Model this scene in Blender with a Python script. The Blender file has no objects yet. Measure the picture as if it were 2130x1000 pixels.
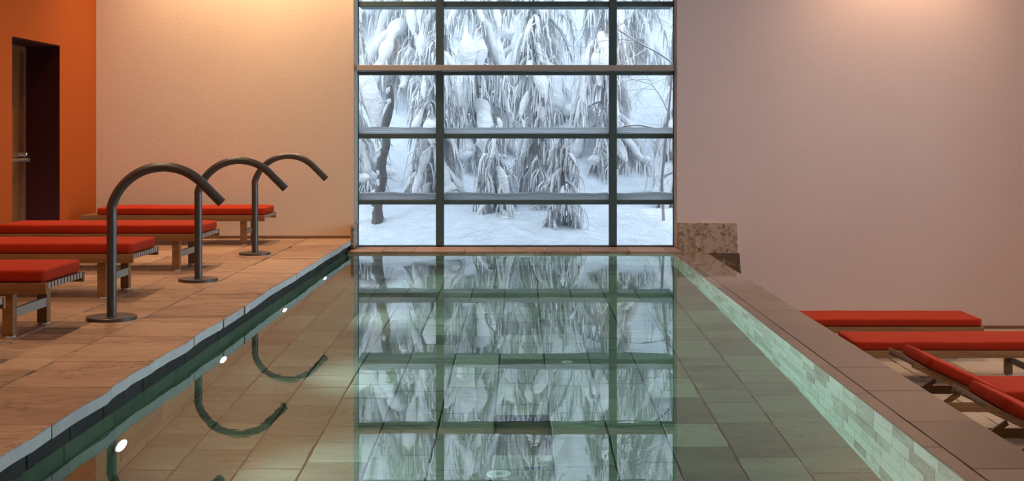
import bpy, bmesh, math, random
from mathutils import Vector, Matrix, noise
S = bpy.context.scene
C = S.collection
R = random.Random
PI = math.pi

# ---------------------------------------------------------------- camera
FPX = 2600.0                       # focal length in pixels of the 2130 px wide frame
DX, HZ = 1082.0, 282.0             # principal point
CAMZ = 1.2                         # eye height over the deck
WZ = -0.135                        # water level
LOW = -1.05                        # lower floor on the right
YW = 14.62                         # inner face of the end wall
YG = 14.75                         # glazing plane
cd = bpy.data.cameras.new('camera')
cam = bpy.data.objects.new('camera', cd)
C.objects.link(cam)
cam.location = (0, 0, CAMZ)
cam.rotation_euler = (PI / 2, 0, 0)
cd.sensor_width = 36
cd.lens = 36 * FPX / 2130
cd.shift_x = (1065 - DX) / 2130
cd.shift_y = (HZ - 500) / 2130
cd.clip_end = 300
S.camera = cam

# ---------------------------------------------------------------- world, exposure
S.view_settings.view_transform = 'Standard'
S.view_settings.look = 'None'
S.view_settings.exposure = 0.0
S.view_settings.gamma = 1
S.cycles.use_denoising = True
S.cycles.max_bounces = 10
S.cycles.diffuse_bounces = 5
S.cycles.glossy_bounces = 6
S.cycles.transmission_bounces = 8
S.cycles.transparent_max_bounces = 16
S.cycles.sample_clamp_indirect = 6.0
W = bpy.data.worlds.new('overcast_sky')
S.world = W
W.use_nodes = True
wn = W.node_tree
bg = wn.nodes['Background']
bg.inputs[0].default_value = (0.74, 0.86, 1.0, 1)
bg.inputs[1].default_value = 4.8

LAMP_WALL = 400
LAMP_DECK = 270
LAMP_REAR = 260
LAMP_POOL = 200


# ---------------------------------------------------------------- materials
def mat(name, col, rough=0.6, metal=0.0, emit=None, estr=0.0, coat=0.0):
    m = bpy.data.materials.new(name)
    m.use_nodes = True
    b = m.node_tree.nodes['Principled BSDF']
    b.inputs['Base Color'].default_value = (*col, 1)
    b.inputs['Roughness'].default_value = rough
    b.inputs['Metallic'].default_value = metal
    if coat:
        b.inputs['Coat Weight'].default_value = coat
    if emit:
        b.inputs['Emission Color'].default_value = (*emit, 1)
        b.inputs['Emission Strength'].default_value = estr
    return m


def nodes(m):
    nt = m.node_tree
    return nt, nt.nodes, nt.links, nt.nodes['Principled BSDF']


def add_coord(nt, scale=(1, 1, 1), world=True):
    if world:
        g = nt.nodes.new('ShaderNodeNewGeometry'); out = g.outputs['Position']
    else:
        g = nt.nodes.new('ShaderNodeTexCoord'); out = g.outputs['Object']
    mp = nt.nodes.new('ShaderNodeMapping')
    mp.inputs['Scale'].default_value = scale
    nt.links.new(out, mp.inputs['Vector'])
    return mp.outputs['Vector']


def add_noise(nt, vec, scale, detail=4, rough=0.55, dist=0.0):
    n = nt.nodes.new('ShaderNodeTexNoise')
    n.inputs['Scale'].default_value = scale
    n.inputs['Detail'].default_value = detail
    n.inputs['Roughness'].default_value = rough
    n.inputs['Distortion'].default_value = dist
    nt.links.new(vec, n.inputs['Vector'])
    return n.outputs['Fac']


def add_ramp(nt, fac, stops):
    r = nt.nodes.new('ShaderNodeValToRGB')
    e = r.color_ramp.elements
    while len(e) < len(stops):
        e.new(0.5)
    for k, (p, c) in enumerate(stops):
        e[k].position = p
        e[k].color = (*c, 1) if len(c) == 3 else c
    nt.links.new(fac, r.inputs[0])
    return r.outputs[0]


def add_mix(nt, a, b, fac, mode='MIX'):
    m = nt.nodes.new('ShaderNodeMix')
    m.data_type = 'RGBA'; m.blend_type = mode
    for sock, v in ((6, a), (7, b)):
        if isinstance(v, tuple):
            m.inputs[sock].default_value = (*v, 1)
        else:
            nt.links.new(v, m.inputs[sock])
    if isinstance(fac, (int, float)):
        m.inputs[0].default_value = fac
    else:
        nt.links.new(fac, m.inputs[0])
    return m.outputs[2]


def add_bump(nt, b, h, strength, dist):
    bp = nt.nodes.new('ShaderNodeBump')
    bp.inputs['Strength'].default_value = strength
    bp.inputs['Distance'].default_value = dist
    nt.links.new(h, bp.inputs['Height'])
    nt.links.new(bp.outputs[0], b.inputs['Normal'])
    return bp


def stone(name, stops, rough=0.55, vein=(2.2, 7, 7), bump=0.35, bdist=0.006, patches=None, spec=0.5, lines=0.6):
    """natural split stone: a tone per slab (attribute), cloudy veins and a cleft surface"""
    m = mat(name, (0.5, 0.4, 0.3), rough)
    nt, N, L, b = nodes(m)
    at = N.new('ShaderNodeAttribute'); at.attribute_name = 'tone'
    v = add_coord(nt, vein)
    n1 = add_noise(nt, v, 1.0, 6, 0.62, 0.6)
    mx = N.new('ShaderNodeMath'); mx.operation = 'MULTIPLY_ADD'
    L.new(n1, mx.inputs[0]); mx.inputs[1].default_value = 0.75
    ms = N.new('ShaderNodeMath'); ms.operation = 'MULTIPLY_ADD'
    L.new(at.outputs['Fac'], ms.inputs[0]); ms.inputs[1].default_value = 0.62; ms.inputs[2].default_value = -0.19
    L.new(ms.outputs[0], mx.inputs[2])
    col = add_ramp(nt, mx.outputs[0], stops)
    if patches:
        v2 = add_coord(nt, (1, 1, 1))
        n2 = add_noise(nt, v2, 1.7, 3, 0.6, 1.0)
        f = add_ramp(nt, n2, [(patches[1], (0, 0, 0)), (patches[1] + 0.12, (1, 1, 1))])
        col = add_mix(nt, col, patches[0], f)
    # cleft lines: thin darker contours where the stone split
    tn = N.new('ShaderNodeMath'); tn.operation = 'MULTIPLY'; L.new(at.outputs['Fac'], tn.inputs[0]); tn.inputs[1].default_value = 23.0
    v4 = add_coord(nt, (1.0, 2.1, 2.1))
    n4 = N.new('ShaderNodeTexNoise'); n4.noise_dimensions = '4D'; n4.inputs['Scale'].default_value = 1.9; n4.inputs['Detail'].default_value = 6
    n4.inputs['Roughness'].default_value = 0.58; n4.inputs['Distortion'].default_value = 0.9
    L.new(v4, n4.inputs['Vector']); L.new(tn.outputs[0], n4.inputs['W'])
    ln = add_ramp(nt, n4.outputs['Fac'], [(0.36, (0, 0, 0)), (0.375, (1, 1, 1)), (0.39, (0, 0, 0)), (0.47, (0, 0, 0)), (0.485, (1, 1, 1)), (0.50, (0, 0, 0)), (0.575, (0, 0, 0)), (0.59, (.8, .8, .8)), (0.61, (0, 0, 0))])
    mk = add_noise(nt, add_coord(nt, (1.4, 1.4, 1.4)), 1.7, 2, 0.5)
    mk = add_ramp(nt, mk, [(0.42, (0, 0, 0)), (0.62, (1, 1, 1))])
    mm = N.new('ShaderNodeMath'); mm.operation = 'MULTIPLY'; L.new(ln, mm.inputs[0]); L.new(mk, mm.inputs[1])
    ml = N.new('ShaderNodeMath'); ml.operation = 'MULTIPLY'; L.new(mm.outputs[0], ml.inputs[0]); ml.inputs[1].default_value = lines
    col = add_mix(nt, col, (0.32, 0.24, 0.17), ml.outputs[0], 'MULTIPLY')
    L.new(col, b.inputs['Base Color'])
    v3 = add_coord(nt, (4, 10, 10))
    n3 = add_noise(nt, v3, 2.2, 7, 0.65, 0.8)
    hs = N.new('ShaderNodeMath'); hs.operation = 'MULTIPLY_ADD'; L.new(mm.outputs[0], hs.inputs[0]); hs.inputs[1].default_value = -0.35; L.new(n3, hs.inputs[2])
    hq = N.new('ShaderNodeMath'); hq.operation = 'MULTIPLY_ADD'; L.new(n4.outputs['Fac'], hq.inputs[0]); hq.inputs[1].default_value = 1.4; L.new(hs.outputs[0], hq.inputs[2])
    add_bump(nt, b, hq.outputs[0], bump, bdist)
    rr = N.new('ShaderNodeMapRange')
    L.new(n3, rr.inputs[0]); rr.inputs[3].default_value = rough - 0.15; rr.inputs[4].default_value = rough + 0.15
    L.new(rr.outputs[0], b.inputs['Roughness'])
    b.inputs['Specular IOR Level'].default_value = spec
    return m


def plaster(name, col, col2, bump=0.5):
    m = mat(name, col, 0.9)
    nt, N, L, b = nodes(m)
    v = add_coord(nt, (1, 1, 1))
    n = add_noise(nt, v, 1.1, 4, 0.6)
    L.new(add_mix(nt, col, col2, n), b.inputs['Base Color'])
    n2 = add_noise(nt, add_coord(nt, (1, 1, 1.4)), 24, 4, 0.65, 0.5)
    add_bump(nt, b, n2, bump, 0.006)
    b.inputs['Specular IOR Level'].default_value = 0.15
    return m


def wood(name, c1, c2, rough=0.5):
    m = mat(name, c1, rough)
    nt, N, L, b = nodes(m)
    v = add_coord(nt, (1.3, 24, 24), world=False)
    n = add_noise(nt, v, 1.6, 5, 0.6, 1.2)
    L.new(add_ramp(nt, n, [(0.3, c2), (0.7, c1)]), b.inputs['Base Color'])
    add_bump(nt, b, n, 0.15, 0.003)
    return m


M = {}
M['deck'] = stone('deck_quartzite', [(0.0, (0.12, 0.07, 0.045)), (0.32, (0.27, 0.165, 0.11)), (0.6, (0.40, 0.26, 0.18)), (1.0, (0.56, 0.42, 0.31))], 0.48, bump=1.0, bdist=0.014)
M['low'] = stone('lower_floor_quartzite', [(0.0, (0.25, 0.2, 0.15)), (0.45, (0.45, 0.36, 0.27)), (1.0, (0.62, 0.5, 0.38))], 0.5, bump=0.6, bdist=0.01)
M['coping'] = stone('wet_coping_stone', [(0.0, (0.11, 0.078, 0.055)), (0.5, (0.22, 0.162, 0.117)), (1.0, (0.33, 0.25, 0.185))], 0.30, vein=(2.2, 1.2, 3), bump=0.02, bdist=0.001, spec=0.5, lines=0.12)
nt, N, L, b = nodes(M['coping'])
L.remove(b.inputs['Roughness'].links[0]); b.inputs['Roughness'].default_value = 0.33
# the far end lies under a film of pool water
g = N.new('ShaderNodeNewGeometry'); sx = N.new('ShaderNodeSeparateXYZ'); L.new(g.outputs['Position'], sx.inputs[0])
wv = add_noise(nt, g.outputs['Position'], 1.6, 3, 0.6)
ad = N.new('ShaderNodeMath'); ad.operation = 'MULTIPLY_ADD'; L.new(wv, ad.inputs[0]); ad.inputs[1].default_value = 2.2; L.new(sx.outputs['Y'], ad.inputs[2])
mr = N.new('ShaderNodeMapRange'); L.new(ad.outputs[0], mr.inputs[0]); mr.inputs[1].default_value = 11.6; mr.inputs[2].default_value = 12.6
L.new(mr.outputs[0], b.inputs['Coat Weight']); b.inputs['Coat Roughness'].default_value = 0.01; b.inputs['Coat IOR'].default_value = 1.6
M['slab'] = stone('speckled_brown_stone', [(0.0, (0.03, 0.02, 0.015)), (0.40, (0.16, 0.10, 0.065)), (0.52, (0.50, 0.38, 0.30)), (1.0, (0.70, 0.57, 0.48))], 0.45, vein=(20, 20, 20), bump=0.5, bdist=0.006, patches=((0.30, 0.13, 0.035), 0.56))
M['poolfloor'] = stone('pool_floor_quartzite', [(0.0, (0.12, 0.12, 0.10)), (0.35, (0.24, 0.23, 0.19)), (0.65, (0.34, 0.33, 0.275)), (1.0, (0.50, 0.49, 0.42))], 0.6, vein=(2.5, 6, 3), bump=0.4, bdist=0.006, patches=((0.55, 0.36, 0.17), 0.66))
M['poolwall'] = stone('pool_wall_quartzite', [(0.0, (0.20, 0.20, 0.18)), (0.28, (0.48, 0.47, 0.43)), (0.5, (0.74, 0.72, 0.69)), (1.0, (0.95, 0.92, 0.91))], 0.6, vein=(4, 4, 6), bump=0.4, bdist=0.005, patches=((0.50, 0.36, 0.18), 0.68))
M['wallgreen'] = stone('shaded_green_pool_stone', [(0.0, (0.07, 0.11, 0.08)), (0.5, (0.16, 0.25, 0.18)), (1.0, (0.28, 0.38, 0.29))], 0.5, vein=(4, 4, 6), bump=0.3, bdist=0.005)  # green tile, darkened in colour because its own lamps shine outwards
M['coping_shade'] = stone('shaded_wall_course', [(0.0, (0.004, 0.005, 0.006)), (1.0, (0.018, 0.021, 0.023))], 0.7, vein=(4, 4, 6), bump=0.3, bdist=0.004)  # shade under the coping painted into a near-black tile colour
M['reveal_dark'] = plaster('shaded_orange_plaster', (0.040, 0.005, 0.004), (0.032, 0.004, 0.003), 0.08)  # doorway shade painted in: the orange reveal darkened to maroon
M['edge_daylit'] = stone('daylit_coping_edge', [(0.0, (0.38, 0.41, 0.43)), (1.0, (0.72, 0.77, 0.80))], 0.45, vein=(6, 6, 8), bump=0.1, bdist=0.003, lines=0.15)  # cool daylight on the coping's side painted in as pale grey
M['grout'] = mat('dark_grout', (0.045, 0.04, 0.032), 0.9)
M['poolgrout'] = mat('pool_grout', (0.05, 0.06, 0.045), 0.9)
M['plaster'] = plaster('cream_plaster', (0.76, 0.64, 0.53), (0.71, 0.585, 0.48), 0.28)
M['plaster_r'] = plaster('daylit_cream_plaster', (0.80, 0.66, 0.655), (0.76, 0.625, 0.62), 0.2)  # same cream plaster, with the right side's cooler daylight mixed into its colour
M['orange'] = plaster('burnt_orange_plaster', (0.37, 0.088, 0.015), (0.32, 0.070, 0.012), 0.12)
M['ceiling'] = plaster('white_ceiling', (0.7, 0.62, 0.52), (0.68, 0.6, 0.5), 0.1)
M['wood'] = wood('oiled_teak', (0.33, 0.165, 0.065), (0.20, 0.09, 0.032))
M['woodend'] = mat('grey_end_grain', (0.33, 0.29, 0.25), 0.6)
M['doorwood'] = wood('brown_door_veneer', (0.20, 0.075, 0.025), (0.13, 0.045, 0.014))
M['tube'] = mat('dark_stainless', (0.11, 0.11, 0.115), 0.38, 0.6)
M['frame'] = mat('dark_green_grey_aluminium', (0.060, 0.105, 0.118), 0.5, 0.0)
M['frame_light'] = mat('light_grey_aluminium', (0.70, 0.78, 0.85), 0.45, 0.0)
M['transom'] = mat('warm_grey_aluminium', (0.42, 0.39, 0.36), 0.5, 0.0)
M['metal'] = mat('brushed_steel', (0.55, 0.53, 0.5), 0.35, 0.9)
M['glide'] = mat('white_plastic_glide', (0.6, 0.6, 0.58), 0.5)
M['trim'] = mat('brown_skirting_stone', (0.24, 0.13, 0.07), 0.6)
M['inlet'] = mat('white_pool_fitting', (0.8, 0.82, 0.78), 0.4)
M['slot'] = mat('black_slot', (0.01, 0.012, 0.01), 0.6)
M['lens'] = mat('pool_lamp_lens', (1, 1, 1), 0.3, emit=(0.93, 1.0, 0.92), estr=22)
M['bulb'] = mat('warm_lamp_lens', (1, 1, 1), 0.3, emit=(1.0, 0.72, 0.42), estr=12)

m = mat('orange_red_canvas', (0.56, 0.045, 0.010), 0.85)
nt, N, L, b = nodes(m)
n = add_noise(nt, add_coord(nt, (1, 1, 1)), 2.0, 3, 0.6)
L.new(add_mix(nt, (0.42, 0.033, 0.010), (0.34, 0.023, 0.008), n), b.inputs['Base Color'])
n2 = add_noise(nt, add_coord(nt, (1, 1, 1)), 7, 3, 0.6)
add_bump(nt, b, n2, 0.25, 0.02)
b.inputs['Sheen Weight'].default_value = 0.08
b.inputs['Sheen Roughness'].default_value = 0.5
b.inputs['Sheen Tint'].default_value = (1, 0.4, 0.25, 1)
b.inputs['Specular IOR Level'].default_value = 0.1
M['canvas'] = m

# clear pane: see-through with the mirror share of glass
m = bpy.data.materials.new('window_glass'); m.use_nodes = True
nt = m.node_tree; nt.nodes.clear()
o_ = nt.nodes.new('ShaderNodeOutputMaterial'); mx = nt.nodes.new('ShaderNodeMixShader')
tr = nt.nodes.new('ShaderNodeBsdfTransparent'); gl = nt.nodes.new('ShaderNodeBsdfGlossy'); fr = nt.nodes.new('ShaderNodeFresnel')
tr.inputs[0].default_value = (0.955, 0.98, 0.975, 1); gl.inputs[0].default_value = (1, 1, 1, 1)
gl.inputs['Roughness'].default_value = 0.0; fr.inputs[0].default_value = 1.5
nt.links.new(fr.outputs[0], mx.inputs[0]); nt.links.new(tr.outputs[0], mx.inputs[1]); nt.links.new(gl.outputs[0], mx.inputs[2])
nt.links.new(mx.outputs[0], o_.inputs[0])
M['glass'] = m

# water: refracting surface, green-blue absorbing body
m = bpy.data.materials.new('pool_water'); m.use_nodes = True
nt = m.node_tree; nt.nodes.clear()
o_ = nt.nodes.new('ShaderNodeOutputMaterial')
gl = nt.nodes.new('ShaderNodeBsdfGlass'); gl.inputs['IOR'].default_value = 1.333; gl.inputs['Roughness'].default_value = 0.0
va = nt.nodes.new('ShaderNodeVolumeAbsorption')
va.inputs['Color'].default_value = (0.36, 0.86, 0.75, 1); va.inputs['Density'].default_value = 0.34
bp = nt.nodes.new('ShaderNodeBump'); bp.inputs['Strength'].default_value = 0.3; bp.inputs['Distance'].default_value = 0.0009
nz = add_noise(nt, add_coord(nt, (1.1, 3.4, 1)), 1.5, 3, 0.5, 0.3)
nt.links.new(nz, bp.inputs['Height']); nt.links.new(bp.outputs[0], gl.inputs['Normal'])
nt.links.new(gl.outputs[0], o_.inputs['Surface']); nt.links.new(va.outputs[0], o_.inputs['Volume'])
M['water'] = m

m = mat('fresh_snow', (0.86, 0.89, 0.93), 0.85)
nt, N, L, b = nodes(m)
n = add_noise(nt, add_coord(nt, (1, 1, 1)), 5, 6, 0.65, 0.6)
add_bump(nt, b, n, 0.9, 0.10)
b.inputs['Specular IOR Level'].default_value = 0.1
M['snow'] = m
m3 = m.copy(); m3.name = 'settled_snow'; m3.node_tree.nodes['Principled BSDF'].inputs['Base Color'].default_value = (0.66, 0.72, 0.80, 1)
M['ground_snow'] = m3
m2 = m.copy(); m2.name = 'thin_snow'; nt = m2.node_tree; bs = nt.nodes['Principled BSDF']
tl = nt.nodes.new('ShaderNodeBsdfTranslucent'); tl.inputs[0].default_value = (0.95, 0.97, 1.0, 1)
mx = nt.nodes.new('ShaderNodeMixShader'); mx.inputs[0].default_value = 0.75
nt.links.new(bs.outputs[0], mx.inputs[1]); nt.links.new(tl.outputs[0], mx.inputs[2]); nt.links.new(mx.outputs[0], nt.nodes['Material Output'].inputs[0])
M['thin_snow'] = m2
M['bark'] = mat('frosted_bark', (0.24, 0.24, 0.25), 0.9)
M['dark_bark'] = mat('dark_bark', (0.10, 0.105, 0.115), 0.9)
M['twig'] = mat('frosted_twigs', (0.27, 0.28, 0.295), 0.9)


# ---------------------------------------------------------------- mesh helpers
class MB:
    """collects shapes; build() links them as one mesh object"""
    def __init__(self):
        self.v = []; self.f = []; self.t = []; self.mi = []; self.sm = []

    def add(self, vs, fs, tone=0.5, mi=0, smooth=False):
        k = len(self.v)
        self.v.extend(vs)
        for f in fs:
            self.f.append([k + i for i in f]); self.t.append(tone); self.mi.append(mi); self.sm.append(smooth)

    def box(self, x0, x1, y0, y1, z0, z1, tone=0.5, mi=0):
        vs = [(x0, y0, z0), (x1, y0, z0), (x1, y1, z0), (x0, y1, z0), (x0, y0, z1), (x1, y0, z1), (x1, y1, z1), (x0, y1, z1)]
        fs = [(0, 3, 2, 1), (4, 5, 6, 7), (0, 1, 5, 4), (1, 2, 6, 5), (2, 3, 7, 6), (3, 0, 4, 7)]
        self.add(vs, fs, tone, mi)

    def bar(self, p, q, wx, wz, mi=0):
        """rectangular bar from p to q lying in an xz plane; wx across the bar, wz its width in y"""
        p, q = Vector(p), Vector(q)
        d = (q - p).normalized(); n = Vector((-d.z, 0, d.x)) * wx / 2; s = Vector((0, wz / 2, 0))
        vs = [tuple(a + i * n + j * s) for a in (p, q) for i, j in ((-1, -1), (1, -1), (1, 1), (-1, 1))]
        self.add(vs, [(0, 1, 2, 3), (7, 6, 5, 4), (0, 4, 5, 1), (1, 5, 6, 2), (2, 6, 7, 3), (3, 7, 4, 0)], mi=mi)

    def tube(self, pts, rad, n=16, cap=True, flat=1.0, smooth=True, mi=0, hollow=0):
        pts = [Vector(p) for p in pts]
        rs = rad if isinstance(rad, (list, tuple)) else [rad] * len(pts)
        vs = []; up0 = None
        for i, p in enumerate(pts):
            d = (pts[min(i + 1, len(pts) - 1)] - pts[max(i - 1, 0)]).normalized()
            if up0 is None:
                up0 = Vector((0, 0, 1)) if abs(d.z) < 0.9 else Vector((0, 1, 0))
            s = d.cross(up0)
            s = s.normalized() if s.length > 1e-4 else Vector((1, 0, 0))
            u = s.cross(d).normalized(); up0 = u
            for k in range(n):
                a = 2 * PI * k / n
                vs.append(tuple(p + s * rs[i] * math.cos(a) + u * rs[i] * flat * math.sin(a)))
        fs = []
        for i in range(len(pts) - 1):
            for k in range(n):
                fs.append((i * n + k, i * n + (k + 1) % n, (i + 1) * n + (k + 1) % n, (i + 1) * n + k))
        self.add(vs, fs, mi=mi, smooth=smooth)
        if cap:
            e = (len(pts) - 1) * n
            self.add([vs[k] for k in range(n)], [tuple(range(n - 1, -1, -1))], mi=mi)
            self.add([vs[e + k] for k in range(n)], [tuple(range(n))], mi=mi)

    def disc(self, c, r, h, n=40, axis='z', bev=0.0):
        ring = []
        prof = [(r, 0), (r, h - bev), (r - bev, h)] if bev else [(r, 0), (r, h)]
        vs = []
        for (rr, hh) in prof:
            for k in range(n):
                a = 2 * PI * k / n
                if axis == 'z':
                    vs.append((c[0] + rr * math.cos(a), c[1] + rr * math.sin(a), c[2] + hh))
                else:
                    vs.append((c[0] + hh, c[1] + rr * math.cos(a), c[2] + rr * math.sin(a)))
        fs = []
        for i in range(len(prof) - 1):
            for k in range(n):
                fs.append((i * n + k, i * n + (k + 1) % n, (i + 1) * n + (k + 1) % n, (i + 1) * n + k))
        fs.append(tuple(range(n - 1, -1, -1)))
        fs.append(tuple((len(prof) - 1) * n + k for k in range(n)))
        self.add(vs, fs)

    def slab(self, u0, u1, v0, v1, w, thick, f, rng, jit=0.004, tone=None, step=0.10, edge=None, tilt=0.0, bev=0.006):
        """a cut stone: rough outline, worn arris; f maps (u, v, w) to the world, w points out of the surface"""
        tone = rng.random() if tone is None else tone
        out = []
        nu = max(1, int((u1 - u0) / step)); nv = max(1, int((v1 - v0) / step))
        for i in range(nu): out.append((u0 + (u1 - u0) * i / nu, v0, 'v0'))
        for i in range(nv): out.append((u1, v0 + (v1 - v0) * i / nv, 'u1'))
        for i in range(nu): out.append((u1 - (u1 - u0) * i / nu, v1, 'v1'))
        for i in range(nv): out.append((u0, v1 - (v1 - v0) * i / nv, 'u0'))
        cu, cv = (u0 + u1) / 2, (v0 + v1) / 2
        P = []
        for (u, v, s) in out:
            j = jit
            if edge and s == edge[0]: j = edge[1]
            if edge and (s == edge[0] or abs(u - u1) < 1e-6):
                P.append((u + j * 1.6 * noise.noise((v * 1.7, 3.3, 0)) + j * .8 * noise.noise((v * 6.0, 9.3, 0)), v)); continue
            P.append((u + (rng.random() - .5) * 2 * (j if s[0] == 'u' else jit * .3), v + (rng.random() - .5) * 2 * (j if s[0] == 'v' else jit * .3)))
        n = len(P); vs = []
        tu, tv = (rng.random() - .5) * tilt, (rng.random() - .5) * tilt
        def wt(u, v): return w + tu * (u - cu) + tv * (v - cv)
        for (u, v) in P: vs.append(f(u, v, w - thick))
        for (u, v) in P: vs.append(f(u, v, wt(u, v) - bev))
        for (u, v) in P:
            d = math.hypot(u - cu, v - cv) or 1
            vs.append(f(u - (u - cu) / d * bev, v - (v - cv) / d * bev, wt(u, v)))
        fs = []
        em = []
        for L_ in (0, 1):
            for k in range(n):
                em.append(1 if (edge and out[k][2] == edge[0] and L_ == 0) else 0)
                fs.append((L_ * n + k, L_ * n + (k + 1) % n, (L_ + 1) * n + (k + 1) % n, (L_ + 1) * n + k))
        fs.append(tuple(2 * n + k for k in range(n))); em.append(0)
        k0 = len(self.f); self.add(vs, fs, tone)
        for i_, e_ in enumerate(em): self.mi[k0 + i_] = e_

    def build(self, name, ms, parent=None, loc=None, bevel=0.0, kind=None):
        me = bpy.data.meshes.new(name)
        me.from_pydata(self.v, [], self.f)
        for m_ in (ms if isinstance(ms, (list, tuple)) else [ms]):
            me.materials.append(m_)
        me.polygons.foreach_set('material_index', self.mi)
        me.polygons.foreach_set('use_smooth', self.sm)
        a = me.attributes.new('tone', 'FLOAT', 'FACE'); a.data.foreach_set('value', self.t)
        bm = bmesh.new(); bm.from_mesh(me); bmesh.ops.recalc_face_normals(bm, faces=bm.faces); bm.to_mesh(me); bm.free()
        me.update()
        o = bpy.data.objects.new(name, me); C.objects.link(o)
        if parent: o.parent = parent
        if loc: o.location = loc
        if bevel:
            md = o.modifiers.new('bevel', 'BEVEL'); md.width = bevel; md.segments = 2; md.limit_method = 'ANGLE'
        if kind: o['kind'] = kind
        return o


def thing(name, label, cat, loc=(0, 0, 0), rz=0, group=None, kind=None):
    o = bpy.data.objects.new(name, None); C.objects.link(o)
    o.location = loc; o.rotation_euler = (0, 0, rz); o.empty_display_size = 0.1
    tag(o, label, cat, group, kind)
    return o


def tag(o, label, cat, group=None, kind=None):
    o['label'] = label; o['category'] = cat
    if group: o['group'] = group
    if kind: o['kind'] = kind
    return o


def dup(root, loc, label, group=None):
    r = root.copy(); C.objects.link(r); r.location = loc; r['label'] = label
    if group: r['group'] = group
    for ch in list(root.children):
        c = ch.copy(); C.objects.link(c); c.parent = r
        for g in list(ch.children):
            d = g.copy(); C.objects.link(d); d.parent = c
    return r


# ================================================================= SETTING
X_L, X_R = -4.96, 7.4              # side walls
Y_B = -6.0                         # rear wall
CEIL = 4.3
POOL_L, POOL_R, POOL_N, POOL_F = -1.965, 1.731, 0.6, 14.16
DECK_E = -1.950
COP_E = 2.126
PF = WZ - 1.15                     # pool floor
WIN_L, WIN_R, WIN_B, WIN_T = -1.95, 1.835, -0.115, 4.2
rng = R(7)

# --- end wall with the window opening
w_ = MB(); w_.box(X_L - .5, WIN_L, YW, YW + .35, -1.9, CEIL + .1)
w_.box(WIN_L, WIN_R, YW, YW + .35, WIN_T, CEIL + .1)
o = w_.build('wall_back', M['plaster'], kind='structure')
w_ = MB(); w_.box(WIN_R, X_R + .3, YW, YW + .35, -1.9, CEIL + .1)
w_.build('wall_back_right', M['plaster_r'], kind='structure')
w_ = MB(); w_.box(WIN_L, WIN_R, POOL_F + .02, YW + .35, -1.9, -.18)
w_.build('wall_pool_back', M['grout'], kind='structure')

# --- orange side wall with a deep doorway
DY0, DY1, DZ = 12.2, 13.47, 2.17
w_ = MB(); T = .41
w_.box(X_L - T, X_L, Y_B, DY0, -.3, CEIL + .1)
w_.box(X_L - T, X_L, DY1, YW, -.3, CEIL + .1)
w_.box(X_L - T, X_L, DY0, DY1, DZ, CEIL + .1)
w_.build('wall_left', M['orange'], kind='structure')
d = bpy.data.objects.new('door_1', None); C.objects.link(d); d['kind'] = 'structure'
d.location = (X_L - T, (DY0 + DY1) / 2, 0)
q = MB(); q.box(-.06, 0, DY0 - .1, DY1 + .1, 0, DZ + .1); o = q.build('door_leaf', M['doorwood'], d); o.location = (0, -d.location.y, 0)
q = MB()
q.box(0, .05, DY0 + .02, DY0 + .06, 0, DZ); q.box(0, .05, DY1 - .06, DY1, 0, DZ); q.box(0, .05, DY0 + .06, DY1 - .06, DZ - .06, DZ)
o = q.build('door_frame', M['doorwood'], d, bevel=.003); o.location = (0, -d.location.y, 0)
q = MB(); q.box(.001, T - .004, DY1 - .012, DY1, 0.002, DZ); q.box(.001, T - .004, DY0, DY0 + .012, 0.002, DZ); q.box(.001, T - .004, DY0 + .012, DY1 - .012, DZ - .012, DZ)  # thin boards over the reveal that carry its painted shade
o = q.build('reveal_shade', M['reveal_dark'], d); o.location = (0, -d.location.y, 0)
q = MB()
q.tube([(.11, DY0 + .18, .94), (.11, DY1 - .09, .94)], .016, 12)
q.box(0, .12, DY1 - .115, DY1 - .09, .92, .96); q.box(0, .12, DY0 + .15, DY0 + .18, .92, .96)
q.disc((0, DY1 - .10, 1.0), .022, .10, 20, axis='x', bev=.006)
o = q.build('door_handle', M['metal'], d); o.location = (0, -d.location.y, 0)
q = MB(); q.box(X_L - T - .5, X_L - T - .06, DY0 - .3, DY1 + .3, -.3, DZ + .3)
q.build('wall_behind_door', M['orange'], kind='structure')

# --- remaining shell
w_ = MB(); SW = (5.0, 13.2, -.3, 3.9)  # SW: opening for an added, unseen side window giving cool fill
w_.box(X_R, X_R + .3, Y_B, SW[0], -1.9, CEIL + .1); w_.box(X_R, X_R + .3, SW[1], YW, -1.9, CEIL + .1)
w_.box(X_R, X_R + .3, SW[0], SW[1], -1.9, SW[2]); w_.box(X_R, X_R + .3, SW[0], SW[1], SW[3], CEIL + .1)
w_.build('wall_right', M['plaster_r'], kind='structure')
fill_win = bpy.data.objects.new('fill_window', None); C.objects.link(fill_win); fill_win['kind'] = 'structure'  # added out of view to brighten and cool the room
for k in range(8):
    q = MB(); yy = SW[0] + (SW[1] - SW[0] - .08) * k / 7; q.box(X_R + .1, X_R + .2, yy, yy + .08, SW[2], SW[3]); q.build('mullion', M['frame'], fill_win)
q = MB(); q.box(X_R + .14, X_R + .15, SW[0], SW[1], SW[2], SW[3]); q.build('pane', M['glass'], fill_win)
pd = bpy.data.lights.new('fill_window_portal', 'AREA'); pd.shape = 'RECTANGLE'; pd.size = SW[3] - SW[2]; pd.size_y = SW[1] - SW[0]; pd.cycles.is_portal = True
po = bpy.data.objects.new('fill_window_portal', pd); C.objects.link(po); po.location = (X_R + .32, (SW[0] + SW[1]) / 2, (SW[2] + SW[3]) / 2); po.rotation_euler = (0, PI / 2, 0)
w_ = MB(); w_.box(X_L - T, X_R + .3, Y_B - .3, Y_B, -1.9, CEIL + .1); w_.build('wall_rear', M['plaster'], kind='structure')
w_ = MB(); w_.box(X_L - T, X_R + .3, Y_B - .3, YW + .35, CEIL + .1, CEIL + .35); w_.build('ceiling', M['ceiling'], kind='structure')

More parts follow.
